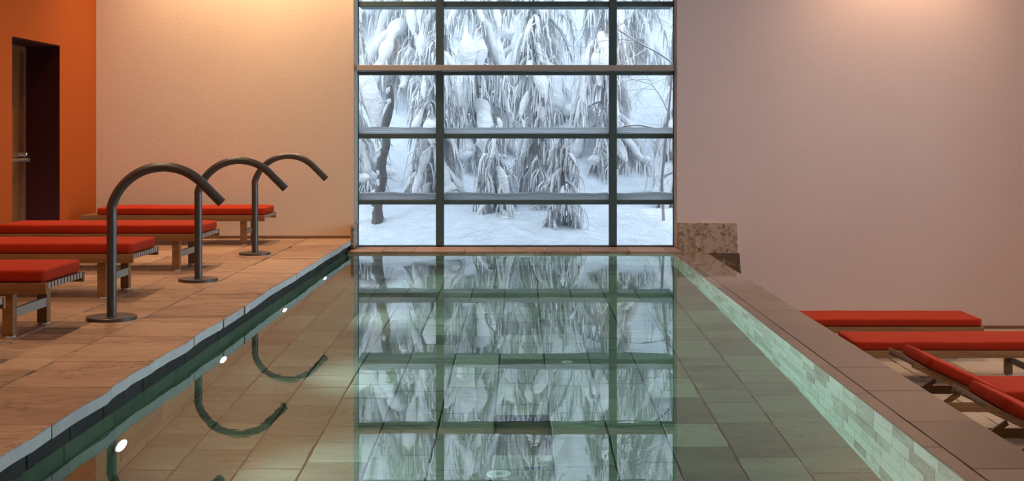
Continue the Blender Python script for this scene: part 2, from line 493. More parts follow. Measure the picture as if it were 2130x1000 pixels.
# --- deck on the left: rows of cleft slabs running along the pool
def rows_of(mb, us, y0, y1, lens, f, w, thick, gap, rng, **kw):
    for (u0, u1) in us:
        y = y0 + rng.random() * -.4
        while y < y1:
            l = rng.uniform(*lens)
            a, b_ = max(y, y0), min(y + l, y1)
            if y1 - b_ < .12: b_ = y1
            if b_ - a > .06:
                ed = kw.get('edge_u1') if u1 == us[0][1] else None
                gp = gap * (.35 if ed else 1)
                mb.slab(u0 + gap, u1 - (gap if not ed else 0), a + gp, b_ - gp, w + (rng.random() - .5) * kw.get('dz', .003), thick, f, rng,
                        tone=rng.uniform(.28, .78), jit=kw.get('jit', .004), edge=('u1', ed) if ed else None, tilt=kw.get('tilt', .003), bev=kw.get('bev', .006))
            y = b_ if b_ == y1 else y + l
flat = lambda u, v, w: (u, v, w)
mb = MB()
us = [(-2.48, DECK_E), (-2.98, -2.48), (-3.50, -2.98), (-3.96, -3.50), (-4.46, -3.96), (X_L, -4.46)]
rows_of(mb, us, .55, YW, (.55, .95), flat, 0.0, .058, .004, rng, edge_u1=.014, jit=.005, dz=.005, tilt=.006)
mb.build('floor', [M['deck'], M['edge_daylit']], kind='structure')
w_ = MB(); w_.box(X_L, POOL_L - .04, .55, YW, -.5, -.012); w_.build('floor_bed', M['grout'], kind='structure')
w_ = MB(); w_.box(X_L, X_R, Y_B, POOL_N - .05, -.5, 0); w_.build('floor_rear', M['deck'], kind='structure')

# --- lower floor on the right
mb = MB()
us = [(COP_E - .05 + .55 * k, COP_E - .05 + .55 * (k + 1)) for k in range(10)]
rows_of(mb, us, .55, YW, (.6, 1.1), flat, LOW, .04, .004, rng, jit=.005, dz=.004, tilt=.004)
mb.build('floor_lower', M['low'], kind='structure')
w_ = MB(); w_.box(COP_E - .06, X_R, .55, YW, -1.9, LOW - .012); w_.build('floor_lower_bed', M['grout'], kind='structure')

# --- pool shell
mb = MB()
xs = [POOL_L] + [-.144 + .3125 * k for k in range(-5, 6)] + [POOL_R + .02]
RX0, RX1, RY0, RY1 = -.144, .1685, 6.45, 7.22
rp = R(21)
for k in range(len(xs) - 1):
    y = POOL_N - rp.random() * .3
    while y < POOL_F:
        l = rp.choice([.3, .36, .42, .5, .6, .66]) * rp.uniform(.92, 1.08)
        a, b_ = max(y, POOL_N), min(y + l, POOL_F + .02)
        segs = [(a, b_)]
        if abs(xs[k] - RX0) < .01:
            segs = []
            if a < RY0: segs.append((a, min(b_, RY0)))
            if b_ > RY1: segs.append((max(a, RY1), b_))
        for (a, b_) in segs:
            if b_ - a > .02:
                mb.slab(xs[k] + .005, xs[k + 1] - .005, a + .004, b_ - .004, PF + (rp.random() - .5) * .004, .3, flat, rp, jit=.003, tilt=.004, bev=.005)
        y += l
mb.slab(RX0 + .006, RX1 - .006, RY0 + .004, RY1 - .004, PF - .13, .05, flat, rp, jit=.002, tone=.9)
mb.build('floor_pool', M['poolfloor'], kind='structure')
w_ = MB(); w_.box(-2.3, 2.1, POOL_N - .3, POOL_F + .02, -1.9, PF - .15)
w_.box(-2.0, RX0 + .004, POOL_N, POOL_F, PF - .16, PF - .012); w_.box(RX1 - .004, 1.75, POOL_N, POOL_F, PF - .16, PF - .012)
w_.box(RX0, RX1, POOL_N, RY0, PF - .16, PF - .012); w_.box(RX0, RX1, RY1, POOL_F, PF - .16, PF - .012)
w_.build('floor_pool_bed', M['poolgrout'], kind='structure')

def ashlar(mb, y0, y1, ztop, zbot, hs, ls, f, rg, gap=.004, thick=.03):
    z = ztop; k = 0
    while z > zbot + .02:
        h = rg.choice(hs)
        zb = max(z - h, zbot)
        y = y0 - rg.random() * .3
        while y < y1:
            l = rg.uniform(*ls)
            a, b_ = max(y, y0), min(y + l, y1)
            if b_ - a > .03:
                mb.slab(a + gap, b_ - gap, zb + gap, z - gap, (rg.random() - .5) * .003, thick, f, rg, jit=.0015, bev=.003, step=.2)
            y += l
        z = zb
rw = R(5)
mb = MB(); ashlar(mb, POOL_N, POOL_F + .02, WZ - .028, PF - .02, [.13, .17, .21], (.20, .40), lambda u, v, w: (POOL_R + .003 - w, u, v), rw)
mb.build('wall_pool_right_tiles', M['poolwall'], kind='structure')
w_ = MB(); w_.box(POOL_R + .03, COP_E - .02, POOL_N - .3, YW, -1.9, WZ - .035); w_.build('wall_pool_right', M['poolgrout'], kind='structure')
mb = MB(); ashlar(mb, POOL_N, POOL_F + .02, WZ - .004, PF - .02, [.24, .30], (.45, .75), lambda u, v, w: (POOL_L - .002 + w, u, v), rw)
mb.build('wall_pool_left_tiles', M['wallgreen'], kind='structure')
mb = MB(); ashlar(mb, POOL_N, POOL_F + .02, -.061, WZ - .004, [.09], (.3, .5), lambda u, v, w: (POOL_L - .003 + w, u, v), rw)
mb.build('trim_4', M['coping_shade'], kind='structure')  # wall tiles above the waterline, coloured dark for the coping's shade
w_ = MB(); w_.box(POOL_L - .3, POOL_L - .02, POOL_N - .3, POOL_F + .5, -1.9, -.06); w_.build('wall_pool_left', M['poolgrout'], kind='structure')
mb = MB(); ashlar(mb, POOL_L, POOL_R + .02, -.172, PF - .02, [.16, .2], (.3, .6), lambda u, v, w: (u, POOL_F + .012 - w, v), rw)
mb.build('wall_pool_back_tiles', M['poolwall'], kind='structure')
w_ = MB(); w_.box(-2.3, COP_E - .02, POOL_N - .35, POOL_N, -1.9, -.14); w_.build('wall_pool_near', M['poolgrout'], kind='structure')

# --- right coping, flush with the water, in two courses
mb = MB(); rc = R(11)
y = POOL_N
while y < YW - .05:
    l = rc.uniform(.75, 1.15)
    b_ = min(y + l, YW - .03)
    mb.slab(POOL_R, 1.805, y + .002, b_ - .002, WZ + .0015, .035, flat, rc, jit=.0008, bev=.0025, tone=rc.uniform(.35, .9))
    y += l
y = POOL_N - .3
while y < YW - .05:
    l = rc.uniform(.5, .85)
    b_ = min(y + l, YW - .03)
    mb.slab(1.812, COP_E, y + .0015, b_ - .0015, WZ + .003 + rc.uniform(-.001, .001), .05, flat, rc, jit=.0008, bev=.0025, tone=rc.uniform(.1, .95))
    y += l
mb.build('trim_1', M['coping'], kind='structure')

# --- sill stones between the pool and the glazing
mb = MB(); rs = R(3); x = POOL_L + .01
while x < WIN_R - .05:
    l = rs.uniform(.32, .62); e = min(x + l, WIN_R - .01)
    if WIN_R - e < .15: e = WIN_R - .01
    mb.slab(x + .002, e - .002, POOL_F - .02 - rs.uniform(0, .02), YG - .05, -.108, .034, flat, rs, jit=.003, bev=.004, tone=rs.uniform(.4, .9))
    x = e
mb.build('trim_2', M['deck'], kind='structure')
w_ = MB(); w_.box(WIN_L + .002, WIN_R - .002, POOL_F + .04, YG - .06, -.18, -.143); w_.build('trim_3', M['grout'], kind='structure')
# skirting strips
w_ = MB(); w_.box(X_L, -1.99, YW - .022, YW, 0.004, .032); w_.build('baseboard_back', M['trim'], kind='structure', bevel=.003)
w_ = MB(); w_.box(2.62, X_R, YW - .022, YW, LOW + .003, LOW + .03); w_.build('baseboard_back_right', M['trim'], kind='structure', bevel=.003)

# --- upright splash stones at both window corners
mb = MB(); mb.slab(1.846, 2.525, -.172, .185, 0, .05, lambda u, v, w: (u + (.02 * (.185 - v) / .36 if u > 2.2 else 0), YW - .05 - w, v), R(2), jit=.004, tone=.55, bev=.006)
tag(mb.build('splash_stone', M['slab']), 'speckled brown stone slab upright on the wall beside the window\'s lower right corner', 'stone slab')
mb = MB(); mb.slab(COP_E - .05, 2.56, -.50, -.176, 0, .05, lambda u, v, w: (u + (.02 * (-.176 - v) / .3 if u > 2.3 else 0), YW - .05 - w, v), R(4), jit=.004, tone=.25, bev=.006)
tag(mb.build('splash_stone', M['slab']), 'darker brown stone piece on the wall just under the speckled slab', 'stone slab')
mb = MB(); mb.slab(14.38, YW + .1, -.10, .165, 0, .036, lambda u, v, w: (WIN_L + .036 + w, u, v), R(6), jit=.003, tone=.4, bev=.005)
tag(mb.build('splash_stone', M['slab']), 'narrow upright brown stone at the window\'s lower left corner beside the deck', 'stone slab')

# --- the window
def zz(ypx): return CAMZ - (ypx - HZ) / FPX * YG
def xx(xpx): return (xpx - DX) / FPX * YG
win = bpy.data.objects.new('window_1', None); C.objects.link(win); win['kind'] = 'structure'; win.location = (0, 0, 0)
B1 = (zz(425), zz(416)); B2 = (zz(288), zz(278)); TR = (zz(150), zz(136)); B3 = (2.72, 2.782); B4 = (3.44, 3.52)
ML = (xx(907), xx(923)); MR = (xx(1267), xx(1283))
q = MB(); e = .035
q.box(WIN_L, WIN_L + e, YG - .05, YG + .07, WIN_B, WIN_T); q.box(WIN_R - .02, WIN_R, YG - .05, YG + .07, WIN_B, WIN_T)
q.box(WIN_L + e, WIN_R - .02, YG - .05, YG + .07, WIN_T - .05, WIN_T)
q.build('window_frame', M['frame_light'], win, bevel=.004)
q = MB(); q.box(WIN_L + e, WIN_L + e + .008, YG - .02, YG + .05, WIN_B, WIN_T); q.box(WIN_R - .03, WIN_R - .02, YG - .02, YG + .05, WIN_B, WIN_T)
q.box(WIN_L + e, WIN_R - .03, YG - .03, YG + .06, WIN_B, WIN_B + .02)
q.build('gasket', M['frame'], win)
for (a, b_) in (ML, MR):
    q = MB(); q.box(a, b_, YG - .03, YG + .10, WIN_B, TR[0] - .03); q.box(a, b_, YG - .03, YG + .10, TR[1], WIN_T)
    q.box(a + .02, b_ - .02, YG + .10, YG + .16, WIN_B, WIN_T)
    q.build('mullion', M['frame'], win, bevel=.006)
cols = [(WIN_L + .043, ML[0]), (ML[1], MR[0]), (MR[1], WIN_R - .03)]
for (a, b_) in (B1, B2, B3, B4):
    for (c0, c1) in cols:
        q = MB(); q.box(c0, c1, YG - .015, YG + .06, a, b_); q.build('glazing_bar', M['frame'], win, bevel=.004)
        q = MB(); q.box(c0 - .02, c1 + .02, YG + .06, YG + .52, b_ - .042, b_ - .002); q.build('outer_ledge', M['frame'], win, bevel=.003)
q = MB(); q.box(WIN_L + e, WIN_R - .03, YG - .11, YG + .02, TR[0] + .012, TR[1])
q.build('transom', M['transom'], win, bevel=.006)
q = MB(); q.box(WIN_L + e, WIN_R - .03, YG - .05, YG + .08, TR[0] - .035, TR[0] + .008)
q.build('transom_rail', M['frame'], win, bevel=.004)
lv = [WIN_B + .02, B1[0], B1[1], B2[0], B2[1], TR[0] - .035, TR[1], B3[0], B3[1], B4[0], B4[1], WIN_T - .05]
for (c0, c1) in cols:
    for k in range(0, 12, 2):
        q = MB(); q.box(c0, c1, YG + .018, YG + .026, lv[k], lv[k + 1]); q.build('pane', M['glass'], win)
# snow piled on the outer ledges of two rows of bars
rsn = R(8)
names = ['left', 'wide middle', 'right']
for bi, (row, zt) in enumerate((('lower', B1[1]), ('upper', B2[1]))):
    for k, (c0, c1) in enumerate(cols):
        q = MB(); n = 26; lay = 5; vs = []
        for i in range(n + 1):
            x = c0 + .004 + (c1 - c0 - .008) * i / n
            hh = .075 + .018 * noise.noise((x * 2.1, bi * 7, 0)) + .012 * noise.noise((x * 6, bi * 3, 4))
            prof = [(.028, 0), (.46, 0), (.50, .2), (.48, .32), (.50, .42), (.48, .6), (.485, .7), (.42, .95), (.2, 1.0), (.045, .86), (.030, .62), (.034, .5), (.028, .4), (.033, .22)]
            for (yy, h_) in prof: vs.append((x, YG + yy, zt + hh * h_))
        P = 14; fs = []
        for i in range(n):
            for j in range(P): fs.append((i * P + j, i * P + (j + 1) % P, (i + 1) * P + (j + 1) % P, (i + 1) * P + j))
        fs.append(tuple(range(P))); fs.append(tuple(n * P + j for j in range(P)))
        q.add(vs, fs, smooth=False)
        o = q.build('snow_ledge', M['thin_snow'])
        tag(o, 'white snow layer lying outside on the %s of two snowy window bars, %s bay' % (row, names[k]), 'snow', 'snow lying on the window bars')

# --- water
q = MB()
q.box(POOL_L - .015, POOL_R + .02, POOL_N - .01, POOL_F + .02, PF - .22, WZ)
q.build('water', M['water'], kind='structure')

# ================================================================= POOL FITTINGS
def floor_inlet(x, y, r, label):
    t = thing('floor_inlet', label, 'pool fitting', (x, y, PF - .004))
    q = MB(); q.disc((0, 0, 0), r, .012, 36, bev=.004); q.build('cover_plate', M['inlet'], t)
    q = MB(); q.disc((0, 0, .012), r * .28, .004, 20); q.build('cap', M['metal'], t)
    return t
floor_inlet(-.105, 6.14, .062, 'large round white inlet cover on the pool floor at the bottom of the picture')
floor_inlet(.325, 8.64, .04, 'small round white inlet cover on the pool floor among green tiles')
t = thing('floor_drain', 'small dark slot drain in the pool floor near the large white inlet', 'drain', (.062, 6.22, PF - .004))
q = MB(); q.box(-.04, .04, -.022, .022, 0, .008); q.build('drain_plate', M['slot'], t)
q = MB(); q.box(-.045, .045, -.028, -.022, 0, .01); q.box(-.045, .045, .022, .028, 0, .01); q.build('drain_rim', M['metal'], t)

pl = ['first and nearest', 'second nearest', 'third from the camera', 'farthest, next to the window end']
for k, yy in enumerate((6.12, 8.22, 10.36, 12.5)):
    t = thing('underwater_lamp', 'round glowing underwater lamp in the left pool wall, %s' % pl[k], 'pool lamp', (POOL_L, yy, WZ - .72), group='underwater lamps in the left pool wall')
    q = MB(); q.disc((0, 0, 0), .095, .012, 36, axis='x', bev=.004); q.build('bezel', M['metal'], t)
    q = MB(); q.disc((.012, 0, 0), .072, .006, 32, axis='x', bev=.003); q.build('lens', M['lens'], t)
    ld = bpy.data.lights.new('underwater_lamp_light', 'SPOT'); ld.energy = LAMP_POOL; ld.spot_size = math.radians(115); ld.spot_blend = 1.0
    ld.color = (.96, .98, 1.0); ld.shadow_soft_size = .05
    lo = bpy.data.objects.new('lamp_light', ld); C.objects.link(lo); lo.parent = t; lo.location = (.04, 0, 0); lo.rotation_euler = (0, -PI / 2 - .22, 0)

# ================================================================= WATER SPOUTS
def arch_points(n=26):
    pts = [(0, 0, .02), (0, 0, .3), (0, 0, .6), (0, 0, .70)]
    cx, cz, r = .339, .644, .352
    a0 = math.radians(180 - 14.0); a1 = math.radians(45)
    for i in range(n + 1):
        a = a0 + (a1 - a0) * i / n
        pts.append((cx + r * math.cos(a), 0, cz + r * math.sin(a)))
    x, z = pts[-1][0], pts[-1][2]
    for l in (.05, .12, .185): pts.append((x + l * .7071, 0, z - l * .7071))
    return pts
t0 = thing('water_spout', 'nearest of three bent steel water spouts on the pool deck', 'water spout', (-2.67, 8.17, 0), group='arched water spouts along the pool edge')
q = MB(); q.disc((0, 0, .001), .160, .022, 64, bev=.003); q.build('base_plate', M['tube'], t0)
q = MB(); ap = arch_points(); q.tube(ap, .0315, 28, cap=False)
q.build('spout_pipe', M['tube'], t0)
q = MB(); e_ = Vector(ap[-1]); dd = Vector((.7071, 0, -.7071))
q.tube([e_ - dd * .002, e_ + dd * .001], [.0315, .030], 28); q.build('nozzle', M['slot'], t0)
dup(t0, (-2.66, 10.33, 0), 'middle of three bent steel water spouts on the pool deck')
dup(t0, (-2.68, 12.63, 0), 'farthest of three bent steel water spouts, closest to the window')

# ================================================================= LOUNGERS
LL, LW, FH = 2.01, .66, .33        # length, width, frame height
def cushion_mesh(x0, x1, y0, y1, th, seed, nx=26, ny=10, r=.018, fr=None):
    """a padded slab with rounded edges; fr maps local (x, y, z) to the final place"""
    rg = R(seed); vs = []; fs = []
    def sm(t): return t
    def P(i, j, k):
        pass
    ring = []
    prof = []
    for a in range(0, 5):
        t_ = a / 4 * PI / 2
        prof.append((r * (1 - math.sin(t_)), r * (1 - math.cos(t_))))        # inset, height from the bottom
    prof = [(i_, h_) for (i_, h_) in reversed(prof)]
    prof = [(r * (1 - math.cos(a * PI / 8)), 0) for a in ()] + [(r, 0), (r * .3, r * .3), (0, r)] + [(0, th * .5)] + [(0, th - r), (r * .12, th - r * .5), (r * .45, th - r * .15), (r * 1.1, th)]
    def outline(ins):
        pts = []
        X0, X1, Y0, Y1 = x0 + ins, x1 - ins, y0 + ins, y1 - ins; cr = max(.035 - ins, .004)
        def seg(a, b_, n):
            return [(a[0] + (b_[0] - a[0]) * i / n, a[1] + (b_[1] - a[1]) * i / n) for i in range(n)]
        def arc(cx, cy, a0):
            return [(cx + cr * math.cos(a0 + i * PI / 8), cy + cr * math.sin(a0 + i * PI / 8)) for i in range(4)]
        pts += seg((X0 + cr, Y0), (X1 - cr, Y0), nx) + arc(X1 - cr, Y0 + cr, -PI / 2)
        pts += seg((X1, Y0 + cr), (X1, Y1 - cr), ny) + arc(X1 - cr, Y1 - cr, 0)
        pts += seg((X1 - cr, Y1), (X0 + cr, Y1), nx) + arc(X0 + cr, Y1 - cr, PI / 2)
        pts += seg((X0, Y1 - cr), (X0, Y0 + cr), ny) + arc(X0 + cr, Y0 + cr, PI)
        return pts
    cx, cy = (x0 + x1) / 2, (y0 + y1) / 2
    levels = [(i_, h_) for (i_, h_) in prof] + [(.05, th + .003), (.12, th + .006), (.2, th + .007), (.3, th + .0075)]
    n = None
    so = rg.random() * 50
    for (ins, h_) in levels:
        pts = outline(min(ins, (y1 - y0) / 2 - .01)); n = len(pts)
        for (x, y) in pts:
            wob = .004 * noise.noise((x * 3.0 + so, y * 3, h_ * 4)) + .003 * noise.noise((x * 9 + so, y * 9, 1))
            zc = h_ + (wob if h_ > r else 0)
            yo = .006 * noise.noise((x * 2.4 + so, 3, h_ * 6)) * (1 if y < cy else -1)
            vs.append((x, y + yo, zc))
    for l in range(len(levels) - 1):
        for k in range(n):
            fs.append((l * n + k, l * n + (k + 1) % n, (l + 1) * n + (k + 1) % n, (l + 1) * n + k))
    fs.append(tuple(range(n - 1, -1, -1)))
    fs.append(tuple((len(levels) - 1) * n + k for k in range(n)))
    if fr: vs = [fr(*v) for v in vs]
    q = MB(); q.add(vs, fs, smooth=True)
    return q

def slats(q, x0, x1, fr=None, n=11):
    y0, y1 = -LW / 2 + .034, LW / 2 - .034
    p = (y1 - y0) / n
    for k in range(n):
        b = MB(); yy = y0 + p * k + p * .14
        b.box(x0, x1, yy, yy + p * .72, FH - .038, FH - .002)
        vs = [fr(*v) for v in b.v] if fr else b.v
        q.add(vs, b.f[:3] + [b.f[4]], mi=0); q.add(vs, [b.f[3], b.f[5]], mi=1)

def make_lounger(label, loc, group, flatbed=True, seed=1):
    """right end at x = 0, head towards -x, y from -LW/2 to LW/2"""
    t = thing('sun_lounger', label, 'sun lounger', loc, group=group)
    HX = -1.31 if not flatbed else -LL       # backrest hinge
    for s in (-1, 1):
        q = MB(); y = s * (LW / 2 - .014)
        q.box(-LL, 0, y - .014, y + .014, FH - .066, FH)
        q.build('side_rail', [M['wood'], M['woodend']], t, bevel=.003)
    # legs with glides, set in from the ends
    for x in (-LL + .23, -.24):
        for s in (-1, 1):
            q = MB(); y = s * (LW / 2 - .062)
            q.box(x - .032, x + .032, y - .032, y + .032, .010, FH - .040)
            lg = q.build('leg', M['wood'], t, bevel=.003)
            g_ = MB(); g_.disc((x, y, 0), .034, .012, 20, bev=.003); g_.build('foot_glide', M['glide'], lg)
        q = MB(); q.box(x + .006, x + .030, -LW / 2 + .094, LW / 2 - .094, .115, .172)
        q.build('stretcher', M['woodend'], t, bevel=.003)
        q = MB(); q.box(x - .02, x + .02, -LW / 2 + .028, LW / 2 - .028, FH - .075, FH - .039)
        q.build('cross_rail', M['wood'], t, bevel=.002)
    if flatbed:
        q = MB(); slats(q, -LL + .002, -.002); q.build('slat_bed', [M['wood'], M['woodend']], t)
        q = cushion_mesh(-LL + .17, -.012, -LW / 2 + .006, LW / 2 - .035, .078, seed)
        for i, v in enumerate(q.v): q.v[i] = (v[0], v[1], v[2] + FH + .001)
        q.build('cushion', M['canvas'], t)
    else:
        q = MB(); slats(q, HX, -.002); q.build('slat_bed', [M['wood'], M['woodend']], t)
        ang = math.radians(25.0); ca, sa = math.cos(ang), math.sin(ang)
        def fr(x, y, z):                     # rotate about the hinge line
            dx, dz = x - HX, z - (FH - .03)
            return (HX + dx * ca + dz * sa, y, FH - .03 - dx * sa + dz * ca)
        L_B = .70
        br = MB()
        for s in (-1, 1):
            b = MB(); y = s * (LW / 2 - .046); b.box(HX - L_B, HX, y - .013, y + .013, FH - .05, FH - .004)
            br.add([fr(*v) for v in b.v], b.f)
        for x in (HX - L_B + .2, HX - .3):
            b = MB(); b.box(x - .018, x + .018, -LW / 2 + .06, LW / 2 - .06, FH - .052, FH - .0385); br.add([fr(*v) for v in b.v], b.f)
        b = MB(); b.box(HX - L_B - .012, HX - L_B + .002, -LW / 2 + .033, LW / 2 - .033, FH - .024, FH - .001); br.add([fr(*v) for v in b.v], b.f)
        br.build('backrest_frame', M['wood'], t)
        q = MB()
        n = 10; y0, y1 = -LW / 2 + .062, LW / 2 - .062; p = (y1 - y0) / n
        for k in range(n):
            b = MB(); yy = y0 + p * k + p * .14; b.box(HX - L_B + .004, HX - .005, yy, yy + p * .72, FH - .038, FH - .006)
            q.add([fr(*v) for v in b.v], b.f)
        q.build('backrest_slats', M['wood'], t)
        for s in (-1, 1):
            q = MB(); y = s * (LW / 2 - .075)
            tp = fr(HX - .30, y, FH - .08)
            q.bar((tp[0], y, tp[2]), (tp[0] - .27, y, tp[2] - .185), .034, .026)
            q.build('strut', M['wood'], t, bevel=.002)
        q = MB(); q.box(-LL + .05, -LL + .07, -LW / 2 + .028, LW / 2 - .028, FH - .05, FH - .01); q.build('end_rail', M['wood'], t)
        q = cushion_mesh(HX + .012, -.012, -LW / 2 + .01, LW / 2 - .03, .078, seed)
        for i, v in enumerate(q.v): q.v[i] = (v[0], v[1], v[2] + FH + .001)
        q.build('cushion', M['canvas'], t)
        q = cushion_mesh(HX - L_B + .085, HX - .005, -LW / 2 + .01, LW / 2 - .03, .078, seed + 3, fr=lambda x, y, z: fr(x, y, z + FH + .0))
        q.build('back_cushion', M['canvas'], t)
    return t

GL = 'flat red loungers on the stone deck'
make_lounger('orange-red cushioned flat lounger standing against the back wall by the doorway', (-2.80, 13.68 + LW / 2, 0), GL, seed=1)
make_lounger('flat red lounger behind the middle water spout, second from the back wall', (-2.82, 11.07 + LW / 2, 0), GL, seed=2)
make_lounger('flat red lounger whose foot end stands just behind the nearest water spout', (-2.845, 9.18 + LW / 2, 0), GL, seed=3)
make_lounger('flat red lounger at the left edge, its whole foot end in view', (-2.80, 7.38 + LW / 2, 0), GL, seed=4)
make_lounger('lounger almost out of frame, only its slatted rail corner showing at the left edge', (-2.79, 6.12 + LW / 2, 0), GL, seed=5)
GR = 'loungers on the sunken floor to the right'
make_lounger('flat orange-red lounger on the sunken floor, along the right wall', (4.66, 12.55 + LW / 2, LOW), GR, seed=6)
make_lounger('flat red lounger on the sunken floor, second from the right wall', (4.83, 11.16 + LW / 2, LOW), GR, seed=7)
make_lounger('red lounger with raised backrest, between the flat loungers and the nearest raised one', (4.78, 8.98 + LW / 2, LOW), GR, flatbed=False, seed=8)
make_lounger('nearest lounger with raised backrest on the sunken floor, cut by the right edge', (4.78, 7.57 + LW / 2, LOW), GR, flatbed=False, seed=9)

# ================================================================= CEILING LAMPS
def downlight(x, y, e, size, label, tilt=(0, 0), col=(1.0, .63, .345), grp='recessed ceiling lamps'):
    t = thing('ceiling_lamp', label, 'ceiling lamp', (x, y, CEIL + .1), group=grp)
    q = MB()
    n = 32; vs = []
    for (rr, hh) in ((.075, -.001), (.095, -.006), (.095, -.012), (.07, -.012), (.066, -.002)):
        for k in range(n):
            a = 2 * PI * k / n; vs.append((rr * math.cos(a), rr * math.sin(a), hh))
    fs = [(l * n + k, l * n + (k + 1) % n, (l + 1) * n + (k + 1) % n, (l + 1) * n + k) for l in range(4) for k in range(n)]
    q.add(vs, fs, smooth=True); q.build('trim_ring', M['metal'], t)
    q = MB(); q.disc((0, 0, -.004), .064, .003, 28); q.build('lens', M['bulb'], t)
    ld = bpy.data.lights.new('ceiling_lamp_light', 'SPOT'); ld.energy = e; ld.spot_size = math.radians(size); ld.spot_blend = .9
    ld.color = col; ld.shadow_soft_size = .06
    lo = bpy.data.objects.new('lamp_light', ld); C.objects.link(lo); lo.parent = t
    lo.location = (0, 0, -.03); lo.rotation_euler = (tilt[0], tilt[1], 0)
for k, x in enumerate((-3.65, -2.25)):
    downlight(x, 14.1, LAMP_WALL, 125, 'recessed ceiling lamp above the cream wall, %s' % ('near the doorway corner' if k == 0 else 'next to the window'))
for k, x in enumerate((4.45,)):
    downlight(x, 14.05, LAMP_WALL * .78, 125, 'warm recessed ceiling lamp over the wall right of the window')
for k, y in enumerate((10.9, 7.7, 4.5)):
    downlight(-3.5, y, LAMP_DECK, 130, 'warm recessed ceiling lamp over the left deck, number %s from the window end' % ('one', 'two', 'three')[k])
for k, y in enumerate((10.5, 6.5)):
    downlight(4.6, y, LAMP_DECK * .9, 130, 'warm recessed ceiling lamp over the sunken lounging floor, %s' % ('far one', 'near one')[k])
for k, x in enumerate((-3.95, 2.65)):
    downlight(x, Y_B + .3, LAMP_REAR, 110, 'recessed ceiling lamp washing the wall behind the camera, %s' % ('doorway side' if k == 0 else 'sunken floor side'), tilt=(-.55, 0))

# ================================================================= OUTDOORS
def hill_z(x, y):
    d = y - 15.1
    z = -.42 + .30 * max(0, d - .4) + .03 * d * d * .5
    z += .35 * noise.noise((x * .35, y * .35, 0)) * min(1, d / 2) + .10 * noise.noise((x * 1.3, y * 1.3, 2)) * min(1, d / 2)
    return z
q = MB(); nx, ny = 90, 80; vs = []
for j in range(ny + 1):
    for i in range(nx + 1):
        x = -22 + 44 * i / nx; y = 15.0 + 30 * (j / ny) ** 1.3
        vs.append((x, y, hill_z(x, y)))
q.add(vs, [(j * (nx + 1) + i, j * (nx + 1) + i + 1, (j + 1) * (nx + 1) + i + 1, (j + 1) * (nx + 1) + i) for j in range(ny) for i in range(nx)], smooth=True)
q.build('ground', M['ground_snow'], kind='structure')
# frosty haze hanging over the slope
hm = bpy.data.materials.new('frosty_haze'); hm.use_nodes = True; hm.node_tree.nodes.clear()
ho = hm.node_tree.nodes.new('ShaderNodeOutputMaterial'); hv = hm.node_tree.nodes.new('ShaderNodeVolumeScatter')
hv.inputs['Color'].default_value = (0.93, 0.97, 1.0, 1); hv.inputs['Density'].default_value = 0.045
hm.node_tree.links.new(hv.outputs[0], ho.inputs['Volume'])
q = MB(); q.box(-16, 16, 15.5, 34, -1.2, 9.0); o = q.build('haze', hm, kind='structure')

